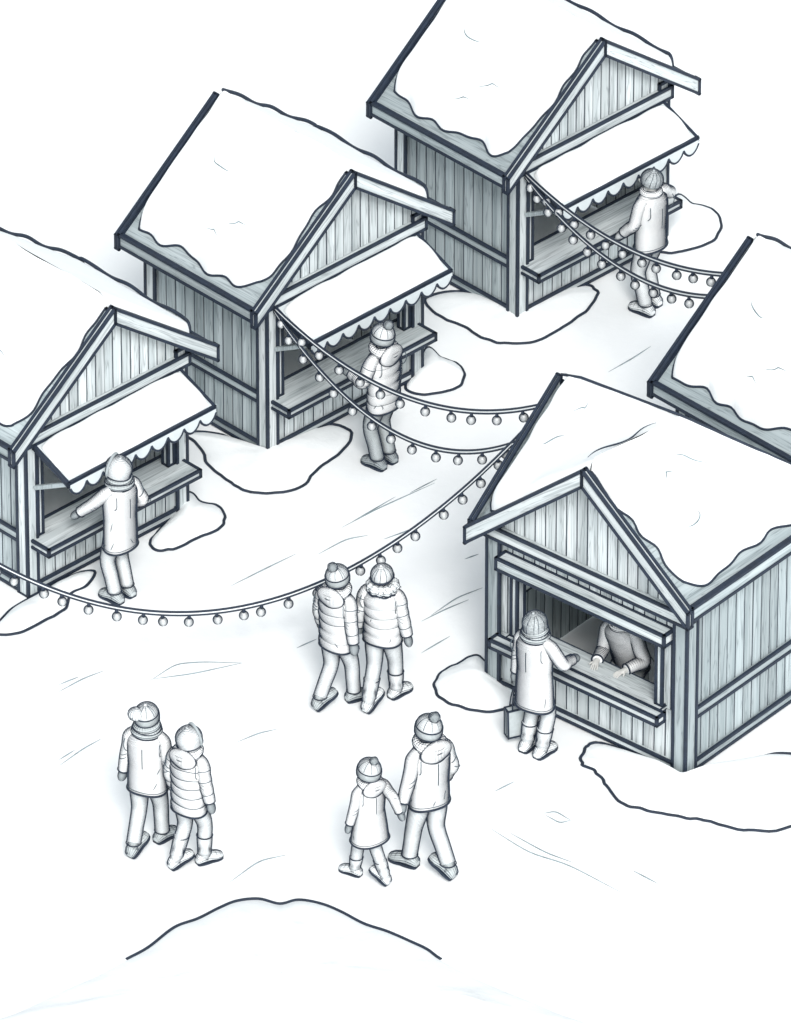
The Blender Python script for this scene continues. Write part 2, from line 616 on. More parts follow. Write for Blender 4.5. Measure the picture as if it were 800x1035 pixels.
    part(roof, 'eave_board', lambda b: b.box(e0 - 0.03, e0 - 0.003, v0 + .002, v1 - .002, ze - 0.04, ze + 0.085, 'grey_wood_deep'))
    part(roof, 'eave_board', lambda b: b.box(e1 + 0.003, e1 + 0.03, v0 + .002, v1 - .002, ze - 0.05, ze + 0.06, 'grey_wood_deep'))

    def snow(b):
        t = th
        snow_patch(b, [(e0, v0, ze + t), (uc, v0, za + t), (uc, v1, za + t), (e0, v1, ze + t)], (0.15, None, 0.075, 0.03), T=0.15, seed=seed, amps=(0.06, 0, 0.035, 0.008),
                   strokes=((0.32, 0.30, 0.26, 0.44, 0.03), (0.55, 0.62, 0.60, 0.75, -0.03), (0.16, 0.42, 0.14, 0.52, 0.02)))
        snow_patch(b, [(e1, v0, ze + t), (uc, v0, za + t), (uc, v1, za + t), (e1, v1, ze + t)], (0.01, None, 0.075, 0.0), T=0.15, seed=seed + 5, amps=(0.02, 0, 0.02, 0.012), lips=(0, 3), rough=0.25)
    part(roof, 'snow_cover', snow)
    # awning with a scalloped valance
    A0, A1 = (0.08, -0.035, 1.73), (W - 0.11, -0.035, 1.73)
    out, drop = 0.48, 0.20

    def awn(b):
        p = [(A0[0], -0.035, 1.70), (A1[0], -0.035, 1.70), (A1[0], -0.035 - out, 1.70 - drop), (A0[0], -0.035 - out, 1.70 - drop)]
        p = [p[3], p[2], p[1], p[0]]
        b.hexa(p + [(x, y, z + 0.035) for x, y, z in p], 'valance_cloth')
    aw = part(root, 'awning', awn)

    def val(b):
        n = 9
        w = (A1[0] - A0[0]) / n
        y = -0.035 - out - 0.012
        zt = 1.70 - drop + 0.03
        top, bot = [], []
        m_ = 9
        for i in range(n):
            for k in range(m_):
                x = A0[0] + w * (i + k / (m_ - 1))
                top.append((x, zt)); bot.append((x, zt - 0.05 - 0.095 * sin(pi * k / (m_ - 1)) ** 0.7))
        pts, fs = [], []
        for (x, z0), (_, z1) in zip(top, bot):
            pts += [(x, y, z0), (x, y, z1), (x, y - 0.012, z0), (x, y - 0.012, z1)]
        for i in range(len(top) - 1):
            a, c2 = 4 * i, 4 * i + 4
            fs += [(a + 2, a + 3, c2 + 3, c2 + 2), (a, c2, c2 + 1, a + 1), (a + 1, c2 + 1, c2 + 3, a + 3), (a, a + 2, c2 + 2, c2)]
        b.add(pts, fs, 'valance_cloth')
        b.tube([(x, y - 0.008, z) for x, z in bot], 0.013, 'dark_trim', n=6)
        b.tube([(x, y - 0.010, zt - .002) for x, _ in top], 0.007, 'dark_trim', n=6)
    part(aw, 'valance', val)

    def asnow(b):
        z = 1.737
        snow_patch(b, [(A0[0], -0.035 - out, z - drop), (A0[0], -0.035, z), (A1[0], -0.035, z), (A1[0], -0.035 - out, z - drop)],
                   (0.02, 0.03, 0.02, 0.02), T=0.085, seed=seed + 9, amp=0.010, ns=14, nt_=40, taper=0.09, ink=0.0, roundc=0.03)
    part(aw, 'snow_cover', asnow)
    for u in (0.10, W - 0.06):
        part(aw, 'bracket', lambda b: b.bar((u, -0.04, 1.25), (u, -0.035 - out + .05, 1.70 - drop - 0.01), 0.02, 'grey_wood_upright'))
    return root


RZ_B = R(44)
stall_c = gable_stall((523, 326), RZ_B, 'tall gabled stall at the top, customer with bare head under its awning', 3)
stall_b = gable_stall((271, 463), RZ_B, 'gabled stall in the middle of the left row, customer in pompom hat at its counter', 1)
stall_a = gable_stall((29, 604), RZ_B, 'gabled stall at the left edge, customer in long hooded coat at its counter', 6)
stall_e = gable_stall((812, 616), RZ_B, 'stall behind the hatch stall, only its snowy roof corner and boards showing', 8)


# ---- the stall with the wide serving hatch and a cross gable roof
def hatch_stall():
    W, Dp = 2.42, 2.08
    rz = R(-39.8)
    c = at(492, 692)
    root = tag(empty('market_stall', c, rz), 'big stall with wide open serving hatch and vendor inside, right foreground', 'market stall')
    pw = 0.15
    PZ = 1.86
    for (u, v) in ((0, 0), (W - pw, 0), (0, Dp - pw), (W - pw, Dp - pw)):
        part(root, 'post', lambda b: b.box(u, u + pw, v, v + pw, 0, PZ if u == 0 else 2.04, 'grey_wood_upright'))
    H0, H1 = 0.30, 2.13           # hatch sides
    ZC, ZL = 0.70, 1.50
    part(root, 'front_wall', lambda b: plank_wall(b, 'u', pw + .004, W - pw - .004, 0.04, 0.035, 0.02, ZC - 0.04, 'pale_wood_upright'))
    part(root, 'front_wall', lambda b: plank_wall(b, 'u', pw + .004, W - pw - .004, 0.04, 0.035, ZL + 0.02, 1.74, 'pale_wood_upright'))
    part(root, 'front_wall', lambda b: plank_wall(b, 'u', pw + .004, H0 - .01, 0.04, 0.035, ZC - 0.03, ZL + 0.015, 'pale_wood_upright', w=0.06))
    part(root, 'front_wall', lambda b: plank_wall(b, 'u', H1 + .01, W - pw - .004, 0.04, 0.035, ZC - 0.03, ZL + 0.015, 'pale_wood_upright', w=0.06))
    part(root, 'sill_board', lambda b: b.box(pw + .002, W - pw - .002, 0.0, 0.08, 0.03, 0.11, 'pale_wood_along'))
    part(root, 'tie_beam', lambda b: b.box(0.0, W, -0.03, 0.10, 1.742, 1.865, 'pale_wood_along'))
    part(root, 'lintel', lambda b: b.box(H0 - 0.10, H1 + 0.10, -0.11, 0.035, ZL - 0.02, ZL + 0.10, 'pale_wood_along'))
    for u in (H0, H1 - 0.07):
        part(root, 'jamb', lambda b: b.box(u, u + 0.07, 0.0, 0.10, ZC, ZL - 0.022, 'pale_wood_upright'))
    part(root, 'counter', lambda b: (b.box(H0 - 0.10, H1 + 0.10, -0.20, -0.09, ZC - 0.07, ZC + 0.012, 'pale_wood_along'),
                                     b.box(H0 - 0.02, H1 + 0.02, -0.088, 0.24, ZC - 0.04, ZC - 0.002, 'pale_wood_along', ink=0.006)))
    # side and back
    part(root, 'side_wall', lambda b: plank_wall(b, 'v', pw + .004, Dp - pw - .004, W - 0.07, 0.035, 0.02, 2.03, 'grey_wood_upright'))
    part(root, 'side_wall', lambda b: plank_wall(b, 'v', pw + .004, Dp - pw - .004, 0.035, 0.035, 0.02, 1.00, 'grey_wood_upright'))
    part(root, 'back_wall', lambda b: plank_wall(b, 'u', pw + .004, W - pw - .004, Dp - 0.07, 0.035, 0.02, 1.00, 'grey_wood_upright'))
    part(root, 'rail', lambda b: b.box(W - 0.055, W - .002, pw + .002, Dp - pw - .002, 0.62, 0.72, 'grey_wood_deep'))
    part(root, 'rail', lambda b: b.box(W - 0.06, W - .003, pw + .002, Dp - pw - .002, 0.03, 0.12, 'grey_wood_deep'))
    # inside: a shelf on the back boards and a rail on the left boards
    part(root, 'shelf', lambda b: b.box(pw + .01, W - pw - .01, 1.30, 1.52, 0.92, 0.97, 'pale_wood_along', ink=0.008))
    part(root, 'partition', lambda b: plank_wall(b, 'u', pw + .004, W - pw - .004, 1.53, 0.03, 0.05, 0.96, 'brightened_wood_upright', w=0.13))
    part(root, 'rail', lambda b: b.box(0.072, 0.12, pw + .01, 1.52, 0.90, 0.98, 'pale_wood_deep', ink=0.008))
    # roof
    th = 0.05
    zE = 1.80
    zR = 1.99
    PL, PA, PR = V((-0.05, -0.15, zE)), V((1.31, -0.15, 3.00)), V((2.55, -0.15, zR))
    TL, J = V((-0.13, 1.25, 2.70)), V((1.31, 1.25, 2.80))
    PRB, PLB = V((2.55, Dp + 0.15, zR)), V((-0.13, Dp + 0.15, zE))
    up = V((0, 0, th))

    def gable(b):
        def top(u):
            return (zE + (u + 0.05) / 1.36 * 1.2 if u < 1.31 else zR + (2.55 - u) / 1.24 * 1.01) - 0.03
        plank_wall(b, 'u', 0.06, 1.305, 0.03, 0.035, 1.87, top, 'pale_wood_upright', w=0.105)
        plank_wall(b, 'u', 1.317, W - 0.02, 0.03, 0.035, 1.87, top, 'pale_wood_upright', w=0.105)
    part(root, 'gable_wall', gable)

    def gleft(b):
        plank_wall(b, 'v', 0.10, 1.25, 0.04, 0.035, 1.84, lambda v: zE + (v + .17) / 1.42 * 0.9 - .03, 'grey_wood_upright')
        plank_wall(b, 'v', 1.262, Dp - .1, 0.04, 0.035, 1.84, lambda v: zE + (Dp + .15 - v) / 0.98 * 0.9 - .03, 'grey_wood_upright')
    part(root, 'gable_wall', gleft)

    def slab(b):
        for quad in ((PL, PA, J, TL), (PR, PA, J, PRB), (PLB, TL, J, PRB)):
            n = 10
            pts = []
            for i in range(n + 1):
                for j in range(n + 1):
                    x, y = i / n, j / n
                    p = (quad[0] * (1 - x) + quad[1] * x) * (1 - y) + (quad[3] * (1 - x) + quad[2] * x) * y
                    pts += [p, p + up]
            ix = lambda i, j, k: 2 * (i * (n + 1) + j) + k
            fs = []
            for i in range(n):
                for j in range(n):
                    for k in (0, 1):
                        fs.append((ix(i, j, k), ix(i + 1, j, k), ix(i + 1, j + 1, k), ix(i, j + 1, k)))
                for j in (0, n):
                    fs.append((ix(i, j, 0), ix(i + 1, j, 0), ix(i + 1, j, 1), ix(i, j, 1)))
                    fs.append((ix(j, i, 0), ix(j, i + 1, 0), ix(j, i + 1, 1), ix(j, i, 1)))
            b.add(pts, fs, 'grey_wood_deep')
    roof = part(root, 'roof', slab)

    def board(p, q, dirv, w, lo, hi, mat):
        d = V(dirv) * w
        def fn(b):
            z0, z1 = V((0, 0, lo)), V((0, 0, hi))
            b.hexa([p + z0, q + z0, q + d + z0, p + d + z0, p + z1, q + z1, q + d + z1, p + d + z1], mat)
        return fn
    o_ = V((0, -0.06, 0))
    part(roof, 'bargeboard', board(PL + o_ + V((-.05, 0, -.04)), PA + o_, (0, 1, 0), 0.055, -0.06, 0.115, 'rising_wood'))
    part(roof, 'bargeboard', board(PA + o_, PR + o_ + V((.04, 0, -.037)), (0, 1, 0), 0.055, -0.06, 0.115, 'falling_wood'))
    part(roof, 'bargeboard', board(PL + V((-.045, 0, 0)), TL + V((-.045, 0, 0)), (1, 0, 0), 0.04, -0.05, 0.13, 'grey_wood_deep'))
    part(roof, 'bargeboard', board(PLB + V((-.045, 0, 0)), TL + V((-.045, 0, 0)), (1, 0, 0), 0.04, -0.05, 0.09, 'grey_wood_deep'))
    part(roof, 'eave_board', board(PR + V((.004, .01, 0)), PRB + V((.004, 0, 0)), (1, 0, 0), 0.03, -0.05, 0.09, 'grey_wood_deep'))

    def ridge(b):
        h = V((0, 0, th + 0.15))
        path = [TL + h * 0.75] + [TL.lerp(J, k / 6) + h for k in range(1, 7)] + [J.lerp(PRB, k / 8) + h * (1 if k < 8 else .4) for k in range(1, 9)]
        b.tube(path, 0.014, 'dark_trim', n=8)
    part(roof, 'ridge_cord', ridge)

    def snow(b):
        snow_patch(b, [PL + up, PA + up, J + up, TL + up], (0.05, None, 0.06, None), T=0.14, seed=21, amp=0.03,
                   strokes=((0.25, 0.75, 0.32, 0.85, 0.03), (0.2, 0.45, 0.35, 0.52, -0.02)))
        snow_patch(b, [PR + up, PA + up, J + up, PRB + up], (0.16, None, 0.10, None), T=0.14, seed=13, amp=0.065,
                   strokes=((0.62, 0.35, 0.66, 0.5, 0.035), (0.30, 0.2, 0.34, 0.33, -0.03), (0.75, 0.6, 0.6, 0.7, 0.02)))
        snow_patch(b, [TL + up, J + up, PRB + up, PLB + up], (None, None, None, 0.1), T=0.14, seed=15, amp=0.04)
        # a furrow where the small front ridge runs back into the big roof
        path = []
        for k in range(19):
            x = 0.06 + 0.74 * k / 18
            p = PA.lerp(J, x) + up + V((-0.10 * sin(k * 0.5) * 0.3 - 0.05, 0, 0.14))
            path.append(p)
        b.tube(path, [0.009 * max(0.2, sin(pi * (0.1 + 0.85 * k / 18))) for k in range(19)], 'dark_trim', n=6)
    part(roof, 'snow_cover', snow)
    return root, PL, TL


stall_d, D_PL, D_TL = hatch_stall()
bpy.context.view_layer.update()


# ------------------------------------------------------------------ snow piles
def catmull(P, n=6, closed=True):
    out = []
    k = len(P)
    for i in range(k if closed else k - 1):
        p0, p1, p2, p3 = P[(i - 1) % k], P[i], P[(i + 1) % k], P[(i + 2) % k]
        if not closed:
            p0 = P[max(i - 1, 0)]; p3 = P[min(i + 2, k - 1)]
        for j in range(n):
            t = j / n
            out.append(0.5 * ((2 * p1) + (p2 - p0) * t + (2 * p0 - 5 * p1 + 4 * p2 - p3) * t * t + (3 * p1 - p0 - 3 * p2 + p3) * t ** 3))
    if not closed:
        out.append(P[-1])
    return out


def pile(label, px, H, seed=0, ink=0.0165, centre=None, group=None, inked=None):
    P = [at(*p) for p in px]
    c = V((sum(p.x for p in P) / len(P), sum(p.y for p in P) / len(P), 0))
    if centre:
        c = at(*centre)
    L = [p - c for p in catmull(P, 7)]
    L = [p * (1 + 0.035 * sin(i * 0.55 + seed) * noise.noise(V((i * 0.21, seed, 0))) * 2 + 0.008 * noise.noise(V((i * 0.5, seed, 3)))) if H < 0.25 else p for i, p in enumerate(L)]
    b = MB()
    rings = 14
    n = len(L)
    pts = []
    for i in range(rings + 1):
        r = 1 - i / rings
        for p in L:
            q = p * max(r, 0.002)
            z = H * (1 - r ** 2.0) ** 0.85
            z *= 1 + 0.35 * noise.noise((q + c) * 2.2 + V((seed, 0, 0))) + 0.12 * noise.noise((q + c) * 6)
            pts.append((q.x, q.y, z if i else -0.004))
    fs = []
    for i in range(rings):
        for j in range(n):
            fs.append((i * n + j, i * n + (j + 1) % n, (i + 1) * n + (j + 1) % n, (i + 1) * n + j))
    area = sum(L[i].x * L[(i + 1) % n].y - L[(i + 1) % n].x * L[i].y for i in range(n))
    if area < 0:
        fs = [tuple(reversed(f)) for f in fs]
    b.add(pts, fs, 'snow', smooth=True)
    if inked:
        b.tube([p + V((0, 0, 0.004)) for p in L[inked[0] * 7:inked[1] * 7 + 1]], ink, 'dark_trim', n=6)
    else:
        b.tube([p + V((0, 0, 0.004)) for p in L], ink, 'dark_trim', n=6, closed=True)
    o = b.build('snow_pile')
    o.location = c
    return tag(o, label, 'snow pile', group)


GP = 'snow piles shovelled against the stalls'
pile('low snow pile in front of the corner post of the middle left stall',
     [(188, 438), (203, 452), (213, 472), (232, 487), (250, 497), (278, 499), (306, 492), (322, 474), (344, 458), (355, 438), (330, 430), (290, 452), (262, 462), (225, 440)], 0.10, 1, group=GP)
pile('rounded snow heap beside the right post of the middle left stall',
     [(432, 352), (446, 362), (462, 368), (469, 378), (464, 391), (446, 397), (424, 399), (410, 392), (420, 375)], 0.14, 2, group=GP)
pile('wide wavy snow pile in front of the corner post of the top stall',
     [(430, 302), (444, 320), (466, 329), (487, 341), (510, 347), (540, 346), (566, 333), (590, 316), (605, 298), (596, 289), (570, 292), (530, 318), (505, 320), (470, 296)], 0.10, 3, group=GP)
pile('rounded snow heap behind the bare headed customer of the top stall',
     [(684, 198), (700, 206), (720, 212), (729, 226), (722, 243), (700, 252), (676, 256), (660, 250), (668, 228)], 0.15, 4, group=GP)
pile('bean shaped snow heap beside the right post of the leftmost stall',
     [(190, 498), (204, 508), (222, 513), (228, 525), (220, 536), (200, 544), (178, 555), (160, 557), (152, 549), (160, 538), (176, 520)], 0.14, 5, group=GP)
pile('small snow pile below the front boards at the left edge',
     [(96, 578), (88, 592), (72, 600), (66, 615), (48, 626), (20, 640), (-6, 640), (10, 618), (40, 600), (74, 582)], 0.12, 6, group=GP)
pile('lumpy snow heap against the left post of the hatch stall',
     [(487, 666), (476, 664), (464, 671), (448, 679), (439, 692), (446, 707), (468, 716), (495, 720), (517, 714), (526, 702), (505, 690)], 0.16, 7, group=GP)
pile('long snow drift in front of the right corner of the hatch stall',
     [(602, 751), (592, 757), (589, 771), (604, 781), (614, 795), (628, 812), (654, 820), (690, 826), (715, 830), (745, 838), (790, 838), (850, 815), (846, 775), (790, 762), (740, 776), (690, 786), (650, 772), (625, 757)], 0.12, 8, group=GP)
pile('broad snow bank across the bottom with two rounded humps',
     [(128, 970), (150, 958), (176, 938), (200, 929), (222, 918), (240, 911), (262, 909), (283, 914), (302, 910), (325, 914), (345, 922), (368, 934), (392, 942), (415, 952), (432, 960), (446, 970),
      (476, 986), (512, 1002), (560, 1022), (640, 1062), (600, 1150), (290, 1190), (-30, 1150), (-70, 1062), (16, 1024), (62, 1002), (98, 986)], 0.26, 9, centre=(285, 1010), inked=(0, 15))


# ------------------------------------------------------------------ strings of lights
def world_of(root, p):
    return root.matrix_world @ V(p)


bulb_me = sock_me = None


def make_bulb():
    b = MB()
    b.ball((0, 0, -0.085), (0.043, 0.043, 0.046), 'bulb_glass', n=30, k=16, fins=0.62, rfins=0.8)
    s = MB()
    s.tube([(0, 0, 0.0), (0, 0, -0.025), (0, 0, -0.045)], [0.012, 0.017, 0.020], 'dark_trim', n=8)
    bo = b.build('bulb')
    so = s.build('socket')
    so.parent = bo
    return bo, so


PROTO = make_bulb()
PROTO_USED = False


def light_string(label, S_, E_, mid, step_px=27.5, first=0.4, t_bias=0.0):
    global PROTO_USED
    root = tag(empty('string_light', S_), label, 'string light', 'strings of bulbs hung between the stalls')
    sp, ep = px_of(S_), px_of(E_)
    t = (mid[0] - sp[0]) / (ep[0] - sp[0])
    lo = S_.lerp(E_, t)
    best = min((abs(px_of(V((lo.x, lo.y, z)))[1] - mid[1]), z) for z in [i * 0.005 for i in range(20, 700)])
    zz = best[1]
    sag = (lo.z - zz) / (4 * t * (1 - t))
    n = 64
    path = []
    for i in range(n + 1):
        x = i / n
        p = S_.lerp(E_, x)
        path.append(V((p.x, p.y, p.z - 4 * sag * x * (1 - x))))
    b = MB()
    for dz in (-0.018, 0.018):
        b.tube([p + V((0, 0, dz)) - S_ for p in path], 0.0115, 'dark_trim', n=6)
    b.tube([p - S_ for p in path], 0.010, 'bulb_glass', n=6)
    b.build('cable', root)
    acc, last, nxt = 0.0, px_of(path[0]), step_px * first
    for p in path[1:]:
        q = px_of(p)
        acc += sqrt((q[0] - last[0]) ** 2 + (q[1] - last[1]) ** 2)
        last = q
        if acc >= nxt:
            nxt += step_px
            if PROTO_USED:
                bo = PROTO[0].copy(); so = PROTO[1].copy()
                col.objects.link(bo); col.objects.link(so)
                so.parent = bo
            else:
                bo, so = PROTO
                PROTO_USED = True
            bo.parent = root
            bo.location = p - S_ + V((0, 0, -0.012))
            bo.rotation_euler = (RNG.uniform(-.12, .12), RNG.uniform(-.12, .12), RNG.uniform(0, 6))
    return root


vD = lambda t: world_of(stall_d, D_PL.lerp(D_TL, t) + V((-0.05, 0, 0.10)))
vE = lambda t: world_of(stall_e, V((-0.25, STALL_D + 0.09, 1.86)).lerp(V((1.05, STALL_D + 0.09, 2.86)), t))
hb = (0.075, -0.02, 1.735)
light_string('upper string of bulbs from the middle left stall to the hatch stall roof', world_of(stall_b, hb), vD(0.80), (455, 413), 24.5)
light_string('lower sagging string of bulbs from the middle left stall to the hatch stall roof', world_of(stall_b, (0.075, -0.02, 1.70)), vD(0.55), (430, 450), 24.5, 0.9)
light_string('upper string of bulbs from the top stall to the roof corner at right', world_of(stall_c, hb), vE(0.78), (652, 258), 19)
light_string('lower sagging string of bulbs from the top stall to the roof corner at right', world_of(stall_c, (0.075, -0.02, 1.70)), vE(0.62), (640, 277), 19, 0.9)
light_string('longest string of bulbs, running low across the square from the hatch stall roof', vD(0.64), at(-60, 534, 2.0), (270, 608), 25.5)
pb = MB()
pp_ = at(-60, 534, 2.0)
pb.tube([(0, 0, 0), (0, 0, 2.1)], [0.06, 0.05], 'grey_wood_upright', n=12)
po = pb.build('wooden_pole'); po.location = (pp_.x, pp_.y, 0)
tag(po, 'plain round wooden pole holding the end of the long string of bulbs', 'pole')


# ------------------------------------------------------------------ people
def ik(a, b, l1, l2, pole):
    a, b = V(a), V(b)
    d = b - a
    L = min(max(d.length, abs(l1 - l2) + 1e-3), (l1 + l2) * 0.999)
    d.normalize()
    x = (l1 * l1 - l2 * l2 + L * L) / (2 * L)
    h = sqrt(max(l1 * l1 - x * x, 0))
    p = V(pole) - d * V(pole).dot(d)
    p.normalize()
    return a + d * x + p * h, a + d * L


def lerp_path(pts, rads, n=5):
    P = catmull([V(p) for p in pts], n, closed=False)
    out = []
    k = len(pts)
    for i in range(len(P)):
        x = i / n
        a = min(int(x), k - 2)
        out.append(rads[a] + (rads[a + 1] - rads[a]) * (x - a))
    return P, out


def skin_body(name, verts, edges, radii, root=0):
    me = bpy.data.meshes.new(name)
    me.from_pydata([tuple(v) for v in verts], edges, [])
    o = bpy.data.objects.new(name, me)
    col.objects.link(o)
    o.modifiers.new('skin', 'SKIN')
    if not me.skin_vertices:
        bpy.context.view_layer.objects.active = o
        bpy.ops.mesh.customdata_skin_add()
    for i, r in enumerate(radii):
        r2 = r if hasattr(r, '__len__') else (r, r)
        me.skin_vertices[0].data[i].radius = r2
        me.skin_vertices[0].data[i].use_root = (i == root)
    sb = o.modifiers.new('sub', 'SUBSURF'); sb.levels = 2; sb.render_levels = 2
    dg = bpy.context.evaluated_depsgraph_get()
    m2 = bpy.data.meshes.new_from_object(o.evaluated_get(dg))
    o.modifiers.clear()
    o.data = m2
    bpy.data.meshes.remove(me)
    m2.materials.clear()
    m2.materials.append(MATS['skin'])
    for p in m2.polygons:
        p.use_smooth = True
    m2.name = name
    return o


FIN = 0.44


def person(label, px, py, heading, scale=1.0, coat='white_cloth', legs_mat='pale_cloth', boots='grey_cloth', puffer=False,
           hem=0.78, feet=None, hands=None, head_yaw=0.0, hat=None, neckwear=None, mitts='mid_cloth', boot_h=0.16,
           lean=0.0, flare=0.0, head_scale=1.0, at_world=None, seated=False, fingers=False, group=None, nod=0.0, fyaw=0.0):
    feet = feet or {}
    fl = feet.get('L', (-0.09, 0.0, 0.0, 0.0)); fr = feet.get('R', (0.09, 0.0, 0.0, 0.0))   # x, y, heel lift, pitch
    hands = hands or {}
    hl = V(hands.get('L', (-0.27, 0.02, 0.80))); hr = V(hands.get('R', (0.27, 0.02, 0.80)))
    hipz = 0.90 if not seated else 0.50
    sh = hipz - 0.90
    ly = lambda z: lean * max(0.0, (z - sh - 0.9))          # forward lean of the trunk
    hipc = V((0, 0, hipz))
    SHZ = 1.41 + sh
    shl, shr = V((-0.155, ly(SHZ), SHZ)), V((0.155, ly(SHZ), SHZ))
    el_l, hl = ik(shl, hl, 0.285, 0.25, hands.get('poleL', (-0.4, -0.9, -0.2)))
    el_r, hr = ik(shr, hr, 0.285, 0.25, hands.get('poleR', (0.4, -0.9, -0.2)))
    hips, knees, ankles = [], [], []
    for s, f in ((-1, fl), (1, fr)):
        h = V((s * 0.085, 0, hipz - 0.02))
        a = V((f[0], f[1], 0.085 + f[2]))
        k, a = ik(h, a, 0.42, 0.40, (s * 0.08, 1, 0.1))
        hips.append(h); knees.append(k); ankles.append(a)
    HZ = 1.605 + sh
    hc = V((0, ly(HZ) + 0.015 + nod * 0.05, HZ))
    neck0 = V((0, ly(SHZ), SHZ + 0.03)); neck1 = V((0, ly(HZ) + 0.005, SHZ + 0.10))
    HY = Matrix.Rotation(head_yaw, 3, 'Z')
    face = HY @ V((0, 1, 0))
    # continuous body
    verts, edges, rad = [], [], []

    def nv(p, r, prev=None):
        verts.append(V(p)); rad.append(r)
        if prev is not None:
            edges.append((prev, len(verts) - 1))
        return len(verts) - 1
    pel = nv(hipc, (0.13, 0.10))
    wai = nv((0, ly(1.08 + sh), 1.08 + sh), (0.115, 0.09), pel)
    che = nv((0, ly(1.28 + sh), 1.28 + sh), (0.135, 0.10), wai)
    ne = nv(neck0 + V((0, 0, 0.02)), (0.06, 0.06), che)
    nk = nv(neck1, (0.052, 0.052), ne)
    hs = head_scale
    hd = nv(hc + face * 0.01 + V((0, 0, -0.02)), (0.082 * hs, 0.095 * hs), nk)
    ht = nv(hc + V((0, 0, 0.07 * hs)), (0.072 * hs, 0.085 * hs), hd)
    for (s_, e_, h_) in ((shl, el_l, hl), (shr, el_r, hr)):
        a = nv(s_, 0.055, che)
        b_ = nv(e_, 0.042, a)
        w_ = nv(e_.lerp(h_, 0.86), 0.030, b_)
        d = (h_ - e_).normalized()
        hand = nv(h_ + d * 0.02, (0.032, 0.026), w_)
        if fingers:
            side = d.cross(V((0, 0, 1)))
            if side.length < 0.1:
                side = V((1, 0, 0))
            side.normalize()
            dn = V((0, 0, -1))
            for q, ln in ((-0.026, 0.062), (-0.009, 0.075), (0.009, 0.070), (0.026, 0.055)):
                f1 = nv(h_ + d * 0.055 + side * q, 0.0095, hand)
                f2 = nv(h_ + d * (0.055 + ln * 0.55) + side * q * 1.15 + dn * 0.008, 0.0085, f1)
                nv(h_ + d * (0.055 + ln * 0.9) + side * q * 1.2 + dn * 0.026, 0.0075, f2)
            t1 = nv(h_ + d * 0.02 + side * -0.042 * (1 if s_ is shl else -1), 0.010, hand)
            nv(h_ + d * 0.052 + side * -0.060 * (1 if s_ is shl else -1) + dn * 0.01, 0.0085, t1)
        else:
            nv(h_ + d * 0.075, (0.026, 0.018), hand)
    for i, f in ((0, fl), (1, fr)):
        a = nv(hips[i], 0.085, pel)
        k_ = nv(knees[i], 0.055, a)
        n_ = nv(ankles[i], 0.040, k_)
        nv(ankles[i] + V((0, 0.10, -0.045 + (-0.05 if f[3] else 0))), 0.030, n_)
    body = skin_body('person', verts, edges, rad, pel)
    pos = at_world if at_world is not None else at(px, py)
    body.location = pos
    body.rotation_euler = (0, 0, heading - pi / 2)
    body.scale = (scale,) * 3
    tag(body, label, 'person', group)

    # face: eyes, nose, mouth, ears
    fb = MB()
    right = HY @ V((1, 0, 0))
    for s in (-1, 1):
        fb.ball(hc + face * 0.098 * hs + right * (0.032 * s * hs) + V((0, 0, -0.005)), 0.009, 'dark_trim', n=8, k=6)
        fb.ball(hc + right * (0.088 * s * hs) + V((0, 0, -0.02)), (0.012, 0.02, 0.03), 'skin', n=8, k=6, M=HY)
    fb.ball(hc + face * 0.112 * hs + V((0, 0, -0.03)), (0.012, 0.018, 0.020), 'skin', n=8, k=6, M=HY)
    fb.tube([hc + face * 0.098 * hs + right * (x * hs) + V((0, 0, -0.062)) for x in (-0.022, 0, 0.022)], 0.004, 'dark_trim', n=6)
    fb.build('face', body)

    # trousers
    tb = MB()
    prof = [(hem - 0.06 + 0.0, 0.155, 0.115), (0.90, 0.165, 0.125), (1.0, 0.15, 0.11)]
    for i in (0, 1):
        top = hips[i] + V((0, 0, 0.05))
        pts = [top, hips[i].lerp(knees[i], 0.45), knees[i], knees[i].lerp(ankles[i], 0.5), ankles[i] + (knees[i] - ankles[i]) * 0.10]
        P, r = lerp_path(pts, [0.105, 0.097, 0.080, 0.075, 0.074], 4)
        if boot_h <= 0.12:
            e = P[-1]
            tb.tube([e + V((0.077 * cos(x), 0.077 * sin(x), 0)) for x in [2 * pi * j / 18 for j in range(18)]], 0.007, 'dark_trim', n=5, closed=True)
        tb.tube(P, r, legs_mat, n=48, fins=FIN)
        q = knees[i]
        d = (knees[i] - ankles[i]).normalized()
        tb.tube([q + V((x, 0.080 - abs(x) * .3, -0.02 + x * 0.25)) for x in (-0.035, 0, 0.02)], 0.004, 'thin_trim', n=5)
    tb.ball((0, 0, hipz), (0.165, 0.12, 0.14), legs_mat, n=20, k=8)
    tb.build('trousers', body)
    # boots
    for i, f in ((0, fl), (1, fr)):
        bb = MB()
        A = ankles[i]
        yaw = (-0.05 if i == 0 else 0.05) + fyaw
        Rm = Matrix.Rotation(-yaw, 3, 'Z') @ Matrix.Rotation(-f[3], 3, 'X')
        d = (knees[i] - A).normalized()
        P = [A + d * x for x in (-0.03, 0.04, boot_h * 0.6, boot_h)]
        bb.tube(P, [0.060, 0.068, 0.078, 0.082] if boot_h > 0.12 else [0.058, 0.060, 0.062, 0.058], boots, n=40, fins=FIN)
        if boot_h > 0.12:
            e = A + d * boot_h
            bb.tube([e + V((0.084 * cos(x), 0.084 * sin(x), 0)) for x in [2 * pi * j / 18 for j in range(18)]], 0.008, 'dark_trim', n=5, closed=True)
        rings = []
        sole = []
